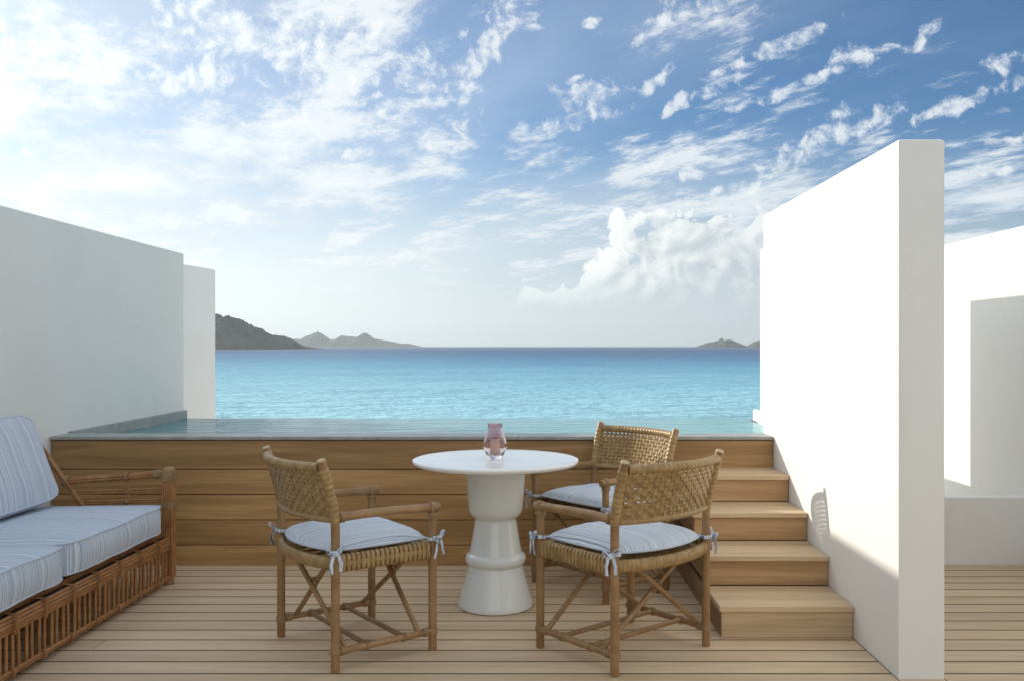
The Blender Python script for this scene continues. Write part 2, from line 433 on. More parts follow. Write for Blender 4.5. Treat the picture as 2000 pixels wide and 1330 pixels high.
# ------------------------------------------------------------------ sea, land, air
SEA = -3.2
m, q = new_mat('sea_water')
px_, py_, pz_ = q.sep(q.pos)
dist = q.m('LOGARITHM', q.mx(py_, 10.0), 10.0)                         # log10 metres off shore
patch = q.noise(q.xyz(px_ * 0.004, py_ * 0.0035, 0.0), 1.0, 4.0, 0.6)
patch2 = q.noise(q.xyz(px_ * 0.02, py_ * 0.03, 4.0), 1.0, 4.0, 0.6)
dd = dist + (patch - 0.5) * 0.45 + (patch2 - 0.5) * 0.16 + px_ * 0.0004
c = q.ramp(q.step(dd, 1.6, 3.42, mode='LINEAR'), [(0.0, (0.460, 0.820, 0.900)), (0.20, (0.300, 0.680, 0.810)), (0.36, (0.160, 0.480, 0.660)), (0.50, (0.070, 0.260, 0.460)), (0.66, (0.028, 0.120, 0.290)), (1.0, (0.014, 0.070, 0.195))])
w1 = q.noise(q.xyz(px_ * 0.75, py_ * 1.0, 0.0), 1.0, 4.0, 0.66)
w2 = q.noise(q.xyz(px_ * 0.14, py_ * 0.26, 7.0), 1.0, 5.0, 0.72)
w3 = q.noise(q.xyz(px_ * 2.2, py_ * 3.2, 3.0), 1.0, 2.0, 0.6)
w4 = q.noise(q.xyz(px_ * 0.022, py_ * 0.045, 9.0), 1.0, 6.0, 0.76)
for w_, k_ in ((w1, 0.18), (w2, 0.20), (w4, 0.20)): c = q.mix(q.step(w_, 0.46, 0.62, 0.0, k_), c, q.scale(c, 0.50))  # shaded wave faces painted into the water colour
q.set(Base_Color=c, Roughness=0.30, Specular_IOR_Level=0.14, IOR=1.33)
q.bump(w1 + w2 * 3.0 + w4 * 9.0 + w3 * 0.3, 1.0, 0.55); M['sea'] = m
mb = MB()
N = 60
ys = [-60, -20, 12] + [12 * (9000 / 12) ** (i / 40) for i in range(1, 41)]
for y in ys:
    for x in (-9000, -2000, -400, 0, 400, 2000, 9000): mb.v.append((x, y, SEA))
for i in range(len(ys) - 1):
    for k in range(6): mb.f.append((i*7+k, i*7+k+1, i*7+k+8, i*7+k+7))
tag(mb.build('sea', M['sea'], smooth=180), kind='structure')

def land_mat(name, a, b):
    m, q = new_mat(name)
    n1 = q.noise(q.pos, 0.02, 6.0, 0.7); n2 = q.noise(q.pos, 0.15, 4.0, 0.6)
    cc = q.mix(q.step(n1, 0.35, 0.65), a, b); cc = q.mix(q.step(n2, 0.45, 0.7, 0, 0.6), cc, tuple(x * 0.45 for x in a))
    q.set(Base_Color=cc, Roughness=0.95, Specular_IOR_Level=0.1); q.bump(n2 + n1 * 2.0, 1.0, 9.0); return m
M['land'] = land_mat('scrub_hill', (0.078, 0.092, 0.062), (0.150, 0.150, 0.118))
def land(name, outline, D, depth, seed, rough, nx=150, ny=56):
    """hill range: ridge heights from (pixel x, pixel y) samples at distance D, sloping to the water before and behind"""
    mb = MB(); k = D / 1775
    xs = [(p[0] - 1040) * k for p in outline]; hs = [(676 - p[1]) * k + (EYE - 0.0) for p in outline]
    for j in range(ny):
        t = j / (ny - 1) * 2 - 1
        for i in range(nx):
            x = xs[0] + (xs[-1] - xs[0]) * i / (nx - 1)
            for a in range(len(xs) - 1):
                if xs[a] <= x <= xs[a+1] + 1e-6:
                    h = hs[a] + (hs[a+1] - hs[a]) * (x - xs[a]) / (xs[a+1] - xs[a]); break
            prof = max(0.0, 1 - abs(t) ** 1.5)
            n = mnoise.fractal(Vector((x * rough, t * depth * rough, seed)), 0.9, 2.1, 6)
            n2 = mnoise.fractal(Vector((x * rough * 5, t * depth * rough * 5, seed + 5)), 0.8, 2.1, 4)
            hh = max(0.0, h - SEA)
            n3 = mnoise.fractal(Vector((x * rough * 16, t * depth * rough * 16, seed + 9)), 0.7, 2.1, 4)
            z = SEA - 2 + (hh + 2) * prof * (1 + 0.22 * n * (1 - prof * 0.72)) + hh * (0.085 * n2 + 0.05 * n3)
            mb.v.append((x + n * depth * 0.03, D + t * depth + n2 * depth * 0.02, z))
    for j in range(ny - 1):
        for i in range(nx - 1):
            mb.f.append((j*nx+i, j*nx+i+1, (j+1)*nx+i+1, (j+1)*nx+i))
    return tag(mb.build(name, M['land'], smooth=180), kind='structure')
land('headland', [(150,640),(250,600),(340,606),(424,618),(438,623),(446,618),(466,624),(474,633),(490,638),(502,643),(510,651),(530,656),(544,654),(556,662),(570,670),(578,679),(585,681),(598,677),(606,680),(622,683)], 1350, 150, 3.1, 0.02, 260)
land('island_ridge', [(560,676),(575,663),(590,663),(604,655),(620,651),(632,657),(645,664),(655,663),(668,656),(678,658),(690,659),(697,660),(708,651),(716,652),(726,660),(745,664),(762,667),(780,670),(800,671),(812,674),(822,678)], 4200, 260, 8.7, 0.004, 240)
land('islet', [(1360,678),(1368,674),(1378,671),(1387,668),(1392,669),(1404,665),(1409,660),(1413,665),(1424,663),(1434,667),(1444,671),(1456,676),(1462,678)], 3000, 110, 1.9, 0.006, 120, 18)
land('islet', [(1460,678),(1466,672),(1474,667),(1490,665),(1510,660),(1530,664),(1545,678)], 3100, 90, 5.9, 0.006, 90, 18)

# shore under the terrace
mb = MB(); mb.v = [(-80,-60,-0.9),(80,-60,-0.9),(80,9,-0.9),(-80,9,-0.9),(80,26,-3.6),(-80,26,-3.6)]; mb.f = [(0,1,2,3),(3,2,4,5)]
m, q = new_mat('sand'); n1 = q.noise(q.pos, 30.0, 4.0); q.set(Base_Color=q.mix(n1, (0.38, 0.31, 0.22), (0.52, 0.44, 0.32)), Roughness=0.95); q.bump(n1, 0.4, 0.02)
tag(mb.build('shore_ground', m), kind='structure')

# sea air
m = bpy.data.materials.new('sea_air'); m.use_nodes = True; n_ = m.node_tree; n_.nodes.clear(); q = G(n_)
o_ = q.node('ShaderNodeOutputMaterial'); pv = q.node('ShaderNodeVolumePrincipled'); n_.links.new(pv.outputs[0], o_.inputs['Volume'])
pv.inputs['Color'].default_value = (0.80, 0.88, 0.95, 1); pv.inputs['Density'].default_value = 0.00013; pv.inputs['Anisotropy'].default_value = 0.3
HAZE = True
if HAZE: tag(MB().box(-9100, 9100, -120, 9100, SEA - 6, 130).build('haze', m), kind='stuff')

M['joint_dark'] = plain('dark_joint', (0.030, 0.020, 0.012), 0.8)  # near-black slab just under the boards, seen as dark lines between them
# ------------------------------------------------------------------ deck
WALL_Y = 5.43                                   # face of the raised pool
WX = 1.44                                       # inner face of the tall white wall
PX1 = 1.62                                      # its outer face
LX = -2.88                                      # inner face of the long left wall
SX = 2.98                                       # side wall beyond
PIER_Y = 3.575
deck = tag(MB().box(LX - 0.2, SX + 0.3, -1.5, 5.495, -0.30, -0.0012).build('deck', M['joint_dark']), kind='structure')
PITCH = 0.1395; BW = 0.1262
lens = {}
def board(x0, x1, y0):
    L = round(x1 - x0 - 0.003, 3)
    if L not in lens: lens[L] = MB().box(-L/2, L/2, 0, BW, -0.028, 0.0, 0.0008).mesh('board', M['deck'])
    return link('board', lens[L], deck, ((x0 + x1) / 2, y0, 0))
k = 0
y = 4.0615 + PITCH * 9
rows = []
while y > 0.9: rows.append(y); y -= PITCH
for i, y in enumerate(rows):
    x_end = SX - 0.02
    cuts = [LX + 0.005] + [c for c in ([-0.9 + 0.63 * ((i * 5) % 4) if i % 2 else -1.9 + 0.7 * ((i * 3) % 3)] if i % 7 == 3 else []) if c < 1.2]
    if y + BW > PIER_Y - 0.01:
        cuts.append(WX - 0.003)
        for a, b in zip(cuts, cuts[1:]): board(a, b, y)
        board(PX1 + 0.004, x_end, y)
        if y < PIER_Y - 0.02:
            link('board', MB().box(WX - 0.001, PX1 + 0.001, y, PIER_Y - 0.003, -0.028, 0.0, 0.0008).mesh('board', M['deck']), deck)
    else:
        cuts += ([1.545] if i % 4 == 2 else []) + [x_end]
        for a, b in zip(cuts, cuts[1:]): board(a, b, y)

# ------------------------------------------------------------------ white walls
def slab(name, label, x0, x1, y0, y1, z0, z1, c=0.008, mat='stucco'):
    cx, cy = (x0 + x1) / 2, (y0 + y1) / 2
    o = MB().box(x0 - cx, x1 - cx, y0 - cy, y1 - cy, z0, z1, c).build(name, M[mat])
    o.location = (cx, cy, 0); return tag(o, label, 'wall')
slab('privacy_wall', 'tall white stucco wall rising beside the wooden steps, sunlit on its inner face', WX, PX1, PIER_Y, 5.66, -0.028, 2.122)
slab('garden_wall', 'lower white wall end peeking out behind the tall wall at the pool edge', 1.744, 1.86, 5.663, 6.96, -0.9, 2.050)
slab('parapet', 'short white kerb at the right end of the pool overflow edge', 1.82, 1.86, 6.963, 7.50, -0.9, 0.79)
slab('boundary_wall', 'long shaded white wall behind the sofa and along the pool', LX - 0.28, LX, -0.8, 7.50, -0.9, 2.070, mat='shade_stucco')
slab('garden_wall', 'pale wall end beyond the long shaded wall, in front of the dark headland', -3.29, -2.906, 7.52, 8.22, -3.0, 1.996, mat='lit_stucco').rotation_euler = (0, 0, R(-8))
slab('side_wall', 'bright white wall beyond the tall wall with a sharp grey shadow across it', SX, SX + 0.25, -0.5, 10.5, -0.9, 2.038)
tag(MB().box(1.863, SX - 0.003, 5.60, 9.5, -0.95, -0.30).build('yard_floor', M['stucco']), kind='structure')
slab('low_wall', 'low shaded white wall closing the end of the narrow deck strip', PX1 + 0.003, SX - 0.003, 5.447, 5.527, -0.9, 0.405, 0.004, 'lit_stucco')
# assumed house wall, unseen behind the viewer, added to bounce sunlight forward
h = MB().box(-7.0, 7.0, -3.6, -3.2, -0.9, 3.1, 0.01).build('bounce_wall', M['stucco']); tag(h, kind='structure')

# ------------------------------------------------------------------ raised pool
pool = thing('raised_pool', 'raised pool clad in five wide teak planks under a grey stone coping', 'pool', (-0.69, WALL_Y, 0))
def pp(o): o.location = Vector(o.location) - Vector((-0.69, WALL_Y, 0)); return o
zs = [0.0, 0.123, 0.273, 0.425, 0.576, 0.750]
for a, b in zip(zs, zs[1:]):
    L = WX - 0.006 - (LX + 0.004)
    o = MB().box(-L/2, L/2, 0, 0.022, 0, b - a - 0.0050, 0.0015).build('plank', M['clad'], pool, )
    o.location = ((WX + LX) / 2 , WALL_Y, a + 0.001); pp(o)
pp(MB().box(LX + 0.002, WX - 0.004, WALL_Y + 0.026, WALL_Y + 0.20, -0.03, 0.742).build('backing', M['dark'], pool))
pp(MB().box(LX + 0.001, 1.740, WALL_Y + 0.201, 7.47, -0.9, 0.40).build('basin_floor', M['stucco'], pool))
pp(MB().box(LX + 0.001, 1.798, 7.38, 7.498, 0.401, 0.706).build('overflow_edge', M['stone'], pool))
for a, b in ((LX + 0.002, -1.62), (-1.62, -0.086), (-0.086, WX - 0.002)):
    o = MB().box(-(b-a)/2 + 0.0012, (b-a)/2 - 0.0012, 0, 0.218, 0, 0.020, 0.003).build('coping_slab', M['stone'], pool)
    o.location = ((a + b) / 2, WALL_Y - 0.014, 0.7510); pp(o)
for a, b in ((5.64, 6.25), (6.25, 6.88), (6.88, 7.50)):
    o = MB().box(0, 0.030, 0.001, b - a - 0.002, 0, 0.13, 0.002).build('edge_tile', M['stone'], pool)
    o.location = (LX + 0.002, a, 0.652); pp(o)
m, q = new_mat('pool_water')
x, y, z = q.sep(q.pos)
r1 = q.noise(q.xyz(x * 1.6 + y * 0.5, y * 7.0 - x * 0.8, 0.0), 1.0, 4.0, 0.55, 0.8); r2 = q.noise(q.xyz(x * 5.0, y * 16.0, 2.0), 1.0, 3.0, 0.5, 0.5)
q.set(Base_Color=q.mix(q.step(x, -2.8, 1.2), (0.090, 0.270, 0.310), (0.150, 0.430, 0.480)), Roughness=0.08, IOR=1.33, Specular_IOR_Level=0.12)  # base colour darkens leftward, a painted reflection of the left wall
q.bump(r1 + r2 * 0.25, 0.55, 0.05); M['pool'] = m
mb = MB().box(LX + 0.034, 1.740, WALL_Y + 0.2035, 7.51, 0.44, 0.7125)
tag(mb.build('pool_water', M['pool']), kind='structure')

# ------------------------------------------------------------------ wooden steps
ST0 = 0.837; ST1 = WX - 0.004
steps = thing('wooden_steps', 'flight of teak steps climbing along the tall white wall to the pool', 'steps', ((ST0 + ST1) / 2, 4.06, 0))
def sp(o): o.location = Vector(o.location) - Vector(((ST0 + ST1) / 2, 4.06, 0)); return o
ry = [4.06, 4.403, 4.745, 5.088, WALL_Y - 0.001]; tz = [0.146, 0.292, 0.438, 0.585]
for i in range(4):
    z0 = 0.002 if i == 0 else tz[i-1] + 0.002
    L = ST1 - ST0
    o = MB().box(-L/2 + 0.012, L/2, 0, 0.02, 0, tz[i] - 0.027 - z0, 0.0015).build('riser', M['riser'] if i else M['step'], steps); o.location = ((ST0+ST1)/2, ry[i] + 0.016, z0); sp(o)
    d0 = ry[i]; d1 = ry[i+1] + 0.012
    w = (d1 - d0) / 3
    for k in range(3):
        o = MB().box(-L/2, L/2, 0.0006, w - 0.0012, 0, 0.025, 0.002).build('tread_board', M['step'], steps); o.location = ((ST0+ST1)/2, d0 + k*w, tz[i] - 0.025); sp(o)
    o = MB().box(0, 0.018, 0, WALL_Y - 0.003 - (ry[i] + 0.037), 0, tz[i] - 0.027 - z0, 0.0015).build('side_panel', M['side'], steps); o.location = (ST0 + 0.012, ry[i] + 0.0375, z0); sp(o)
sp(MB().box(ST0 + 0.032, ST1 - 0.01, 4.12, WALL_Y - 0.01, -0.02, 0.10).build('carcass', M['dark'], steps))

# ------------------------------------------------------------------ table
table = thing('pedestal_table', 'round white pedestal table with a glossy turned ceramic base', 'table', (-0.186, 4.59, 0))
MB().lathe([(0.14,0.0),(0.180,0.001),(0.1865,0.006),(0.188,0.014),(0.184,0.03),(0.172,0.075),(0.158,0.125),(0.147,0.17),(0.139,0.200),(0.1385,0.212),(0.146,0.219),(0.1515,0.231),(0.1525,0.245),(0.149,0.259),(0.141,0.267),(0.134,0.272),(0.127,0.30),(0.119,0.345),(0.111,0.395),(0.1055,0.428),(0.1045,0.440),(0.1075,0.447),(0.118,0.455),(0.128,0.466),(0.1345,0.482),(0.138,0.505),(0.1425,0.565),(0.147,0.625),(0.151,0.675),(0.152,0.712)], 72).build('pedestal', M['ceramic'], table, 40)
MB().lathe([(0.20,0.7115),(0.385,0.7125),(0.404,0.7165),(0.4145,0.724),(0.4185,0.732),(0.4165,0.7395),(0.409,0.743),(0.395,0.7440),(0.25,0.7442),(0.05,0.7442)], 96).build('tabletop', M['top'], table, 40)

lant = thing('hurricane_lantern', 'pink tinted glass hurricane lantern standing on the white table', 'lantern', (-0.187, 4.545, 0.7452))
outer = [(0.0325,0.0),(0.0345,0.003),(0.0395,0.013),(0.0460,0.028),(0.0540,0.046),(0.0590,0.060),(0.0597,0.070),(0.0580,0.083),(0.0530,0.100),(0.0470,0.118),(0.0410,0.136),(0.0365,0.149),(0.0350,0.155),(0.0352,0.160),(0.0365,0.172),(0.0378,0.179)]
inner = [(r - 0.0028, z) for r, z in reversed(outer) if z > 0.03] + [(0.0405,0.026),(0.036,0.0225),(0.002,0.0225)]
MB().lathe(outer + inner + [(0.002, 0.0)], 48, close=True).build('glass_vase', M['glass'], lant, 50)
cd = thing('pillar_candle', 'cream pillar candle inside the pink glass lantern', 'candle', (-0.187, 4.545, 0.7452 + 0.0232))
MB().lathe([(0.022,0.0),(0.0240,0.002),(0.0242,0.02),(0.0240,0.072),(0.0232,0.0755),(0.021,0.0745),(0.012,0.0720),(0.002,0.0715)], 40).build('wax_body', M['wax'], cd, 60)
MB().sweep([(0,0,0.0705),(0.0004,0,0.076),(0.0014,0.0004,0.081)], 0.0011, 6).build('wick', M['wick'], cd, 60)

# ------------------------------------------------------------------ chairs
HW, HD = 0.283, 0.226
ZB = 0.615
def back_x(z):                                          # the rear posts lean back above the arms
    t = max(0.0, z - 0.60); return -HD - 0.03 * (t / 0.25) - 0.035 * (t / 0.25) ** 1.6
def make_chair():
    t = thing('rattan_armchair', 'chair', 'armchair')
    cane, bind, weave = M['cane'], M['bind'], M['weave']
    zpost = [0.62 + 0.235 * i / 8 for i in range(9)]
    def lash(pts, parent=t):
        mb = MB()
        for (c, ax, r, n) in pts: mb.lashing(c, ax, r, n)
        tag(mb.build('lashing', bind, parent, 60), kind='stuff')
    for s in (-1, 1):
        y = HW * s
        # rear post with its wound upper part
        P = [(-HD, y, 0.0), (-HD, y, 0.006), (-HD, y, 0.12), (-HD, y, 0.30), (-HD, y, 0.46), (-HD, y, 0.58)] + [(back_x(z), y + s * 0.010 * (z - 0.6) / 0.25, z) for z in zpost]
        o = MB().sweep(P, [0.015, 0.0180, 0.0180, 0.0177, 0.0181, 0.0180] + [0.0182] * 9, 14).build('rear_leg', cane, t, 50)
        zt = zpost[-1]; yt = y + s * 0.0103; tx = back_x(zt)
        ax = (Vector((back_x(zt), 0, zt)) - Vector((back_x(zt - 0.02), 0, zt - 0.02))).normalized()
        MB().sweep([Vector((tx, yt, zt)) - ax * 0.002, Vector((tx, yt, zt)) + ax * 0.0035, Vector((tx, yt, zt)) + ax * 0.0055], [0.0181, 0.0178, 0.0155], 14).build('cut_end', M['cut'], o, 40)
        MB().wrapped([(back_x(z), y + s * 0.010 * (z - 0.6) / 0.25, z) for z in [0.600 + 0.222 * i / 8 for i in range(9)]], 0.0212, 0.0225, 14, 0.10).build('post_wrap', weave, o, 60)
        # front post and arm
        o = MB().sweep([(HD, y, 0.0), (HD, y, 0.006), (HD, y, 0.15), (HD, y, 0.4), (HD, y, ZB - 0.012)], [0.015, 0.0180, 0.0179, 0.0181, 0.0176], 14).build('front_leg', cane, t, 50)
        a = MB().sweep([(-HD + 0.012, y, ZB + 0.004), (-0.1, y, ZB + 0.008), (0.05, y, ZB + 0.006), (HD - 0.03, y, ZB), (HD + 0.028, y, ZB - 0.001), (HD + 0.034, y, ZB - 0.001)], [0.0175, 0.0186, 0.0180, 0.0186, 0.0190, 0.016], 14).build('armrest', cane, t, 50)
        lash([((HD, y, ZB), (1, 0, 0), 0.0190, 5), ((-HD + 0.026, y, ZB + 0.005), (1, 0, 0), 0.0184, 3), ((HD, y, ZB - 0.03), (0, 0, 1), 0.0178, 2)])
        # side rail: two poles wound with strip, a strand threaded through
        mb = MB()
        for zz_ in (0.415, 0.453): mb.sweep([(-HD + 0.015, y, zz_), (HD - 0.015, y, zz_)], 0.0125, 8)
        mb.box(-HD + 0.02, HD - 0.02, y - 0.008, y + 0.008, 0.416, 0.452)
        mb.build('side_rail', cane, t, 60)
        mb = MB(); n = 19
        for i in range(n):
            x = -HD + 0.030 + (2 * HD - 0.060) * i / (n - 1)
            loop = [(0.017, 0.0), (0.0175, 0.018), (0.0165, 0.030), (0.010, 0.0385), (0.0, 0.041), (-0.010, 0.0385), (-0.0165, 0.030), (-0.0175, 0.018), (-0.017, 0.0), (-0.0175, -0.018), (-0.0165, -0.030), (-0.010, -0.0385), (0.0, -0.041), (0.010, -0.0385), (0.0165, -0.030), (0.0175, -0.018), (0.017, 0.0)]
            pts = [(x + random.uniform(-0.0006, 0.0006), y + a_, 0.434 + b_ * 0.86) for a_, b_ in loop]
            mb.ribbon(pts, [Vector((0, a_, b_ * 0.45)) for a_, b_ in loop], 0.0172, 0.003)
            if i < n - 1:
                for ss in (-1, 1):
                    xm = x + (2 * HD - 0.060) / (n - 1) / 2
                    mb.ribbon([(xm - 0.010, y + ss * 0.0135, 0.434), (xm, y + ss * 0.0162, 0.434), (xm + 0.010, y + ss * 0.0135, 0.434)], Vector((0, ss, 0)), 0.020, 0.0022)
        tag(mb.build('rail_weave', weave, t, 40), kind='stuff')
        # low stretcher and its bindings
        zs_ = 0.082
        MB().cane((-HD + 0.012, y, zs_), (HD - 0.012, y, zs_), 0.0142, 12).build('stretcher', cane, t, 60)
        lash([((-HD, y, zs_), (0, 0, 1), 0.0181, 4), ((-HD + 0.034, y, zs_), (1, 0, 0), 0.0146, 5)])
        lash([((HD, y, zs_), (0, 0, 1), 0.0181, 4), ((HD - 0.034, y, zs_), (1, 0, 0), 0.0146, 5)])
        lash([((-0.085, y, zs_), (1, 0, 0), 0.0146, 3)]); lash([((0.085, y, zs_), (1, 0, 0), 0.0146, 3)])
        # crossed braces: this side's lower end to the other side's rail
        for (xx, dxx) in ((-HD + 0.058, -1), (HD - 0.058, 1)):
            off = 0.012 * s
            xt = xx + dxx * 0.045 if dxx < 0 else xx + 0.03
            MB().cane((xx + off, y, zs_ + 0.006), (xt + off, -s * 0.175, 0.425), 0.0115, 10).build('brace', cane, t, 60)
    for xx in (-0.085, 0.085):
        MB().cane((xx, -HW, 0.084), (xx, HW, 0.084), 0.0110, 10).build('cross_bar', cane, t, 60)
    for (xx, xt) in ((-HD + 0.058, -HD + 0.013), (HD - 0.058, HD - 0.028)):
        f = 0.283 / 0.458; lash([(((xx + (xt - xx) * f), 0.0, 0.088 + (0.425 - 0.088) * f), (1, 0, 0), 0.020, 3)])
    # seat rails, rear one bowed
    def bow(s_, dep): return -dep * (1 - s_ * s_)
    ss = [i / 12 * 2 - 1 for i in range(13)]
    MB().wrapped([(-HD + bow(a, 0.060), a * (HW - 0.012), 0.432) for a in ss], 0.027, 0.0185, 12, 0.10, flat=(1.0, 0.72), up=(0, 0, 1)).build('rear_rail', weave, t, 60)
    MB().wrapped([(HD - bow(a, 0.012), a * (HW - 0.012), 0.432) for a in ss], 0.027, 0.0185, 12, 0.10, flat=(1.0, 0.72), up=(0, 0, 1)).build('front_rail', weave, t, 60)
    mb = MB()
    rowsy = 14
    for j in range(rowsy):
        a = -0.95 + 1.9 * j / (rowsy - 1)
        mb.ribbon([(-HD + bow(a, 0.058) + (2*HD + 0.05 * (1 - a*a)) * i / 8, a * (HW - 0.015), 0.446 + 0.003 * (-1) ** (i + j)) for i in range(9)], Vector((0, 0, 1)), 0.030, 0.003)
    tag(mb.build('seat_webbing', weave, t, 40), kind='stuff')
    # woven back panel, bowed, basket weave
    DEP = 0.075
    Z0, Z1 = 0.612, 0.822
    def surf(a, z):
        return Vector((back_x(z) + bow(a, DEP) * (0.9 + 0.1 * (z - Z0) / (Z1 - Z0)), a * (HW + 0.010 * (z - 0.6) / 0.25), z))
    def nrm(a): return Vector((1.0, 2 * DEP * a / HW * -1.0 * -1, 0.15)).normalized() if False else Vector((1.0, -2 * DEP * a / HW, 0.2)).normalized()
    NV, NH = 22, 11
    mb = MB(); amp = 0.0032
    for i in range(NV):
        a = -0.93 + 1.86 * i / (NV - 1)
        pts = []; nn = []
        for j in range(NH * 2 + 1):
            z = Z0 + (Z1 - Z0) * j / (NH * 2)
            ph = amp * math.cos(math.pi * ((j - 1) / 2 + i)) 
            pts.append(surf(a, z) + nrm(a) * ph); nn.append(nrm(a))
        mb.ribbon(pts, nn, 0.0164 + random.uniform(-0.001, 0.001), 0.0022)
    for j in range(NH):
        z = Z0 + (Z1 - Z0) * (j + 0.5) / NH
        pts = []; nn = []
        step_ = 1.86 / (NV - 1)
        for i in range(-1, 2 * NV):
            a = max(-1.0, min(1.0, -0.93 + step_ * i / 2))
            pts.append(surf(a, z) - nrm(a) * amp * math.cos(math.pi * (j + i / 2))); nn.append(nrm(a))
        mb.ribbon(pts, nn, 0.0126 + random.uniform(-0.0008, 0.0008), 0.0022)
    tag(mb.build('woven_back', weave, t, 30), kind='stuff')
    MB().wrapped([surf(a * 0.94, 0.826) for a in ss], 0.0195, 0.0235, 12, 0.10).build('top_rail', weave, t, 60)
    MB().wrapped([surf(a * 0.94, 0.610) for a in ss], 0.0135, 0.0235, 10, 0.10).build('bottom_rail', weave, t, 60)
    # tied seat cushion
    mb = MB(); NX, NY = 34, 38
    def cpt(i, j, top):
        u_ = i / (NX - 1) * 2 - 1; v_ = j / (NY - 1) * 2 - 1
        # corners drawn in toward the posts, back edge bowed
        xb = -HD + 0.014 - 0.066 * (1 - v_ * v_); xf = HD - 0.020 + 0.012 * (1 - v_ * v_)
        x = xb + (xf - xb) * (u_ + 1) / 2
        y = v_ * (HW - 0.026 + 0.010 * (1 - u_ * u_))
        e = (1 - abs(u_) ** 3.2) * (1 - abs(v_) ** 3.2); e = max(0.0, e) ** 0.38
        puck = 0.004 * mnoise.fractal(Vector((x * 9, y * 9, 2.0)), 1.0, 2.0, 3)
        edge_r = max(abs(u_), abs(v_)) ** 6
        puck += edge_r * 0.004 * math.sin(v_ * 24 + u_ * 3) * (1 - abs(v_) ** 4)
        return (x, y, 0.482 + e * 0.050 + puck * e) if top else (x, y, 0.482 - e * 0.020)
    for top in (True, False):
        b = len(mb.v)
        for i in range(NX):
            for j in range(NY): mb.v.append(cpt(i, j, top))
        for i in range(NX - 1):
            for j in range(NY - 1):
                q_ = (b+i*NY+j, b+(i+1)*NY+j, b+(i+1)*NY+j+1, b+i*NY+j+1); mb.f.append(q_ if top else q_[::-1])
    cu = mb.build('seat_cushion', M['pad'], t, 180)
    rim = [cpt(0, j, True) for j in range(NY)] + [cpt(i, NY-1, True) for i in range(1, NX)] + [cpt(NX-1, j, True) for j in range(NY-2, -1, -1)] + [cpt(i, 0, True) for i in range(NX-2, -1, -1)]
    MB().sweep(rim, 0.0048, 6, cap=False).build('piping', M['piping'], cu, 180)
    for sx in (-1, 1):
        for sy in (-1, 1):
            mb = MB(); c0 = Vector((sx * HD, sy * HW, 0.0)); out = Vector((sx * 0.35, sy * 0.94, 0)).normalized(); tan = Vector((-out.y, out.x, 0))
            r_ = 0.0245; zt_ = 0.482
            # band round the post from the cushion corner
            pts = []
            for k_ in range(15):
                a_ = 2 * math.pi * k_ / 14
                pts.append(c0 + (out * math.cos(a_) + tan * math.sin(a_)) * r_ + Vector((0, 0, zt_ + 0.004 * math.sin(a_ + 1))))
            mb.ribbon(pts, [(p - c0) * Vector((1, 1, 0)) if False else Vector((p.x - c0.x, p.y - c0.y, 0)) for p in pts], 0.015, 0.003)
            cp = Vector((sx * (HD - 0.045), sy * (HW - 0.045), 0.487)); mb.ribbon([cp, cp.lerp(c0 + Vector((0, 0, zt_)), 0.4), c0 - (c0.normalized() * r_) + Vector((0, 0, zt_))], Vector((0, 0, 1)), 0.016, 0.004)
            kn = c0 + out * (r_ + 0.006) + Vector((0, 0, zt_))
            mb.sweep([kn - tan * 0.010, kn - tan * 0.004 + out * 0.003, kn + tan * 0.004 + out * 0.004, kn + tan * 0.010], [0.005, 0.0115, 0.0115, 0.005], 8)
            for sg, ln in ((-1, 0.078), (1, 0.070)):       # tails
                e_ = kn + tan * sg * 0.006
                pts = [e_, e_ + out * 0.008 + tan * sg * 0.006 + Vector((0, 0, -0.012)), e_ + out * 0.009 + tan * sg * 0.014 + Vector((0, 0, -ln * 0.55)), e_ + out * 0.006 + tan * sg * (0.018 + 0.006 * sx) + Vector((0, 0, -ln))]
                mb.ribbon(pts, out, 0.0145, 0.0022)
            for sg in (-1, 1):                             # loops
                pts = []; nn = []
                for k_ in range(9):
                    a_ = -math.pi + 2 * math.pi * k_ / 8
                    pts.append(kn + tan * sg * (0.020 + 0.018 * math.cos(a_)) + Vector((0, 0, 0.010 + 0.014 * sg * 0.6 + 0.0105 * math.sin(a_) + 0.012 * math.cos(a_))) + out * 0.004)
                    nn.append(tan * sg * math.cos(a_) + Vector((0, 0, math.sin(a_))))
                mb.ribbon(pts, nn, 0.013, 0.002)
            mb.build('tie', M['ribbon'], cu, 60)
    return t
proto = make_chair()
spots = [(-0.782, 4.009, 37.2, 'rattan armchair left of the table, seen from behind, nearest the sofa'),
         (0.396, 3.960, 130.3, 'rattan armchair in front of the steps, its woven back turned to the viewer'),
         (0.367, 4.978, 219.4, 'rattan armchair tucked between the table and the plank wall, facing the viewer')]
for i, (x, y, a, lab) in enumerate(spots):
    o = proto if i == 0 else copy_tree(proto)
    o.location = (x, y, 0); o.rotation_euler = (0, 0, R(a))
    tag(o, lab, 'armchair', 'rattan armchairs round the white table')

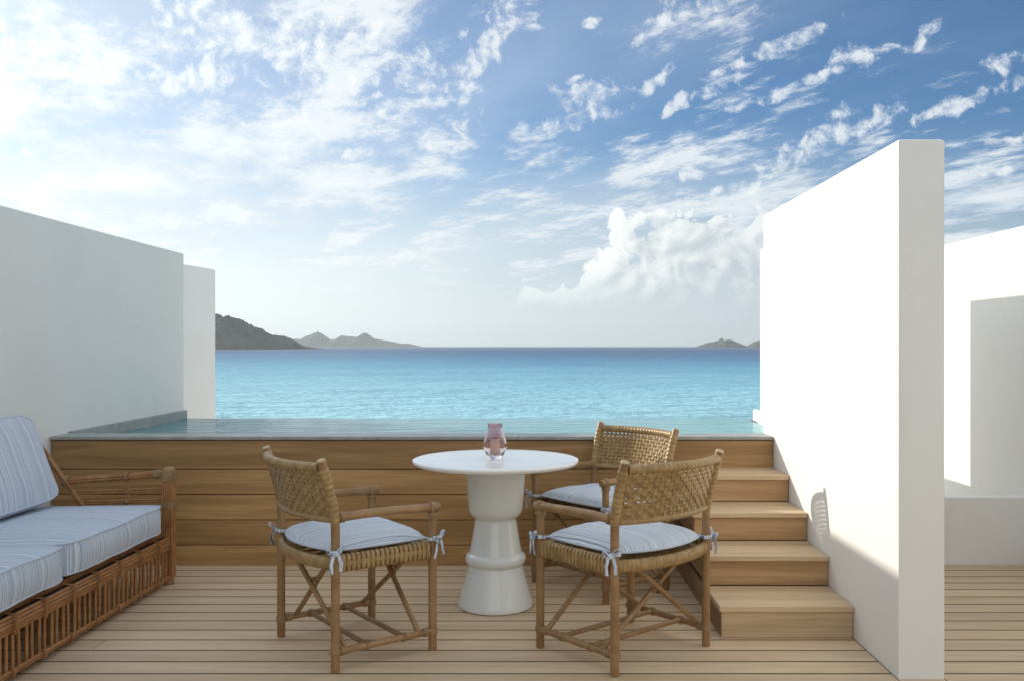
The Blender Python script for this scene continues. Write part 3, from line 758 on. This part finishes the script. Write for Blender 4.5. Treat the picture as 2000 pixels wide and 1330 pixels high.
# ------------------------------------------------------------------ sofa
SO = (-2.0, 5.0, 0.0); SR = R(-1.26)
sofa = thing('rattan_sofa', 'reddish rattan sofa with slatted base along the left wall', 'sofa', SO, SR)
sc_ = M['sofacane']
LEN = 2.16; DEPTH = 0.80
def bundle(p, q, grid, r, name, up=(0, 0, 1), jit=0.0006):
    """a pole made of several thin canes lying side by side"""
    mb = MB(); p = Vector(p); q = Vector(q); t = (q - p).normalized(); e = Vector(up); e = (e - t * e.dot(t)).normalized(); h = t.cross(e)
    for (a, b) in grid:
        o = e * a + h * b
        mid = (p + q) / 2 + o + Vector((random.uniform(-jit, jit), random.uniform(-jit, jit), random.uniform(-jit, jit)))
        mb.sweep([p + o, mid, q + o], r, 8)
    return mb.build(name, sc_, sofa, 60)
ring6 = lambda R_, n: [(R_ * math.cos(2*math.pi*k/n), R_ * math.sin(2*math.pi*k/n)) for k in range(n)]
sq = [(-0.024 + 0.012 * i, s_ * 0.024) for i in range(5) for s_ in (-1, 1)] + [(s_ * 0.024, -0.012 + 0.012 * i) for i in range(3) for s_ in (-1, 1)]
def post(y, ztop):
    o = bundle((-0.0, y, 0.045), (0.0, y, ztop), sq, 0.0064, 'post', (1, 0, 0))
    MB().box(-0.021, 0.021, y - 0.021, y + 0.021, 0.05, ztop - 0.01).build('post_core', M['dark'], o)
    MB().sweep([(0, y, 0.0), (0, y, 0.05)], 0.026, 14).build('foot', M['cane'], o, 50)
    # wound knuckle at the top and at the seat
    mb = MB()
    for k_ in range(9): mb.sweep([(x_, y_ + y, ztop - 0.006 - 0.0058 * k_) for x_, y_ in ((0.0325, -0.027), (0.0325, 0.027), (0.027, 0.0325), (-0.027, 0.0325), (-0.0325, 0.027), (-0.0325, -0.027), (-0.027, -0.0325), (0.027, -0.0325), (0.0325, -0.027))], 0.0030, 6, cap=False)
    for k_ in range(6): mb.sweep([(x_, y_ + y, 0.452 - 0.0058 * k_) for x_, y_ in ((0.0325, -0.027), (0.0325, 0.027), (0.027, 0.0325), (-0.027, 0.0325), (-0.0325, 0.027), (-0.0325, -0.027), (-0.027, -0.0325), (0.027, -0.0325), (0.0325, -0.027))], 0.0028, 6, cap=False)
    tag(mb.build('binding', M['bind'], o, 60), kind='stuff')
    MB().sweep([(0, y, ztop - 0.004), (0, y, ztop + 0.010), (0, y, ztop + 0.016)], [0.031, 0.029, 0.018], 16).build('post_cap', M['bind'], o, 60)
post(0.0, 0.628); post(-LEN, 0.628)
for y in (0.0, -LEN):
    # arm pole sloping to the raked back
    bundle((-0.035, y, 0.607), (-0.585, y, 0.566), ring6(0.0120, 6), 0.0072, 'armrest')
    bundle((-0.035, y, 0.520), (-0.55, y, 0.500), [(0.006, 0), (-0.006, 0)], 0.0068, 'arm_rail')
    bundle((-0.035, y, 0.462), (-0.50, y, 0.446), [(0.006, 0), (-0.006, 0)], 0.0068, 'arm_rail')
    bundle((-0.230, y, 0.36), (-0.230, y, 0.585), [(0.006, 0), (-0.006, 0)], 0.0068, 'arm_spindle', (1, 0, 0))
    mb = MB()
    for (xx, zz_, ax, rr, nn_) in ((-0.055, 0.606, (1, 0, 0), 0.022, 7), (-0.575, 0.567, (1, 0, 0), 0.024, 8), (-0.230, 0.595, (1, 0, 0), 0.022, 3), (-0.230, 0.512, (0, 0, 1), 0.013, 3), (-0.230, 0.456, (0, 0, 1), 0.013, 3)):
        mb.lashing((xx, y, zz_), ax, rr, nn_)
    tag(mb.build('binding', M['bind'], sofa, 60), kind='stuff')
    bundle((-0.400, y + 0.012, 0.300), (-0.810, y + 0.012, 0.880), ring6(0.0085, 4), 0.0068, 'back_post', (0, 1, 0))
    bundle((-0.44, y - 0.018, 0.400), (-0.660, y - 0.018, 0.700), [(0.008, 0.0), (-0.008, 0.0), (0.0, 0.014)], 0.0072, 'back_brace', (0, 1, 0))
    bundle((-0.035, y, 0.235), (-0.86, y, 0.235), ring6(0.016, 6), 0.0095, 'end_rail')
    bundle((-0.80, y, 0.0), (-0.80, y, 0.30), ring6(0.014, 6), 0.0095, 'rear_leg', (1, 0, 0))
# back frame
for z_, x_ in ((0.890, -0.945), (0.40, -0.765)):
    bundle((x_, 0.03, z_), (x_, -LEN - 0.03, z_), ring6(0.012, 6), 0.0085, 'back_rail')
for i in range(1, 15):
    y = -LEN * i / 15
    bundle((-0.765, y, 0.40), (-0.945, y, 0.89), [(0.0, 0.006), (0, -0.006)], 0.0065, 'back_slat', (0, 1, 0))
# base: top rail of five canes in lengths between wound joints, lower rail, spindles
FX = 0.012
for k_ in range(5):
    bundle((FX + 0.004 * (2 - abs(k_ - 2)) , -0.042, 0.262 - 0.0145 * k_), (FX + 0.004 * (2 - abs(k_ - 2)), -LEN + 0.042, 0.262 - 0.0145 * k_), [(0, 0)], 0.0079, 'front_cane')
MB().box(-0.03, 0.006, -LEN + 0.04, -0.04, 0.20, 0.262).build('front_core', M['dark'], sofa)
for k_, z_ in enumerate((0.036, 0.050)):
    bundle((FX - 0.004 + 0.006 * k_, -0.03, z_), (FX - 0.004 + 0.006 * k_, -LEN + 0.03, z_), [(0, 0)], 0.0078, 'lower_cane')
bundle((-0.012, -0.03, 0.043), (-0.012, -LEN + 0.03, 0.043), [(0, 0)], 0.0085, 'lower_cane')
NS = 46
spd = MB().sweep([(0.0, 0, 0.044), (0.0004, 0.0006, 0.12), (0.0, 0, 0.202)], 0.0074, 8).mesh('spindle', sc_, 60)
for i in range(NS):
    y = -0.062 - (LEN - 0.12) * i / (NS - 1)
    o = link('spindle', spd, sofa, (FX - 0.003 + (0.004 if i % 2 else 0), y + random.uniform(-0.003, 0.003), 0), (random.uniform(-0.015, 0.015), 0, random.uniform(0, 6.28)))
for i in range(1, 10):
    y = -LEN * i / 10 + 0.03
    mb = MB()
    for k_ in range(3):
        yy_ = y + (k_ - 1) * 0.0056
        mb.sweep([(FX + 0.020, yy_, 0.272), (FX + 0.024, yy_, 0.235), (FX + 0.020, yy_, 0.196), (FX - 0.03, yy_, 0.192), (FX - 0.045, yy_, 0.235), (FX - 0.03, yy_, 0.276), (FX + 0.020, yy_, 0.272)], 0.0024, 6, cap=False)
    mb.ring((FX, y, 0.044), (0, 1, 0), 0.018, 0.0028); mb.ring((FX, y + 0.006, 0.044), (0, 1, 0), 0.018, 0.0028)
    tag(mb.build('binding', sc_, sofa, 60), kind='stuff')
for y in (-0.62, -1.12, -1.62):
    MB().wrapped([(-0.035, y, 0.02), (-0.035, y, 0.205)], 0.017, 0.009, 12, 0.14).build('inner_leg', M['bind'], sofa, 60)
MB().box(-0.84, -0.034, -LEN + 0.03, -0.03, 0.205, 0.284).build('seat_base', sc_, sofa)
bundle((-0.80, -0.03, 0.06), (-0.80, -LEN + 0.03, 0.06), ring6(0.010, 5), 0.008, 'rear_rail')
for i in range(26):
    y = -0.06 - (LEN - 0.12) * i / 25
    link('rear_spindle', spd, sofa, (-0.80, y, 0))

def cushion(name, label, cat, lx, ly, lz, crown, loc, rot, group=None, seed=0.0):
    """boxed cushion: panels domed, welted edges; stripes run across local x"""
    hx, hy, hz_ = lx/2, ly/2, lz/2; mb = MB(); N1, N2 = 30, 34
    def sgn(v): return math.copysign(1, v)
    def P(u_, v_, w_):
        rx = 0.035
        x = u_ * hx; y = v_ * hy
        # round the plan corners a little
        k_ = max(0.0, abs(u_) - 0.8) / 0.2 * max(0.0, abs(v_) - 0.8) / 0.2
        x -= sgn(u_) * 0.020 * k_; y -= sgn(v_) * 0.020 * k_
        dome = (1 - abs(u_) ** 2.6) * (1 - abs(v_) ** 2.6)
        z = w_ * (hz_ + crown * max(0.0, dome) ** 0.8)
        bulge = 0.014 * (1 - w_ * w_)
        if abs(u_) > 0.999: x += sgn(u_) * bulge * (1 - v_ ** 4)
        if abs(v_) > 0.999: y += sgn(v_) * bulge * (1 - u_ ** 4)
        nz = mnoise.fractal(Vector((x * 4 + seed, y * 4, w_ * 0.7 + seed)), 1.0, 2.0, 3)
        z += 0.006 * nz * w_; x += 0.003 * nz
        return (x, y, z)
    def patch_(fn, n1, n2, flip):
        b = len(mb.v)
        for i in range(n1):
            for j in range(n2): mb.v.append(fn(i / (n1-1) * 2 - 1, j / (n2-1) * 2 - 1))
        for i in range(n1 - 1):
            for j in range(n2 - 1):
                q_ = (b+i*n2+j, b+(i+1)*n2+j, b+(i+1)*n2+j+1, b+i*n2+j+1); mb.f.append(q_[::-1] if flip else q_)
    patch_(lambda a, b: P(a, b, 1), N1, N2, False); patch_(lambda a, b: P(a, b, -1), N1, N2, True)
    patch_(lambda a, b: P(1, a, b), N2, 7, False); patch_(lambda a, b: P(-1, a, b), N2, 7, True)
    patch_(lambda a, b: P(a, 1, b), N1, 7, True); patch_(lambda a, b: P(a, -1, b), N1, 7, False)
    t = link(name, mb.mesh(name, M['fabric'], 50), None, loc, rot); tag(t, label, cat, group)
    for w_ in (1, -1):
        rim = [P(1, -1 + 2*i/24, w_) for i in range(25)] + [P(1 - 2*i/20, 1, w_) for i in range(1, 21)] + [P(-1, 1 - 2*i/24, w_) for i in range(1, 25)] + [P(-1 + 2*i/20, -1, w_) for i in range(1, 21)]
        MB().sweep(rim, 0.0048, 6, cap=False).build('welt', M['piping'], t, 180)
    return t
def on_sofa(x, y, z):
    c, s_ = math.cos(SR), math.sin(SR); return (SO[0] + x*c - y*s_, SO[1] + x*s_ + y*c, z)
CL = 0.985
cushion('seat_cushion', 'striped seat cushion at the far end of the sofa, beside its armrest', 'cushion', 0.70, CL, 0.135, 0.028, on_sofa(-0.335, -0.075 - CL/2, 0.372), (0, R(-1.0), SR), 'striped sofa seat cushions', 1.3)
cushion('seat_cushion', 'striped seat cushion cut off by the lower left picture edge', 'cushion', 0.70, CL, 0.135, 0.028, on_sofa(-0.330, -0.075 - CL*1.5 - 0.012, 0.372), (0, R(-1.0), SR), 'striped sofa seat cushions', 5.1)
lean = R(90 - 20.5)
for i, lab in enumerate(('plump striped back cushion leaning upright at the far end of the sofa', 'striped back cushion above the seat cushion nearest the viewer')):
    cushion('back_cushion', lab, 'cushion', 0.475, CL - 0.03, 0.15, 0.035, on_sofa(-0.705, -0.080 - CL/2 - i * CL, 0.690), (0, lean, SR), 'striped sofa back cushions', 8.0 + i * 3)

# ------------------------------------------------------------------ a far boat
boat = thing('sailboat', 'tiny dark sailboat mast on the horizon above the table', 'boat', (-160.0, 2450.0, SEA))
MB().sweep([(-4.2,0,0.9),(-3.0,0,0.7),(0,0,0.5),(3.0,0,0.7),(4.6,0,1.1)], [0.25,0.9,1.15,0.8,0.1], 10, flat=(0.7,1.0)).build('hull', plain('hull_paint', (0.08,0.08,0.09), 0.4), boat, 60)
MB().sweep([(0.3,0,0.8),(0.3,0,10.5)], [0.16,0.09], 8).build('mast', plain('mast_paint', (0.05,0.05,0.06), 0.4), boat, 60)
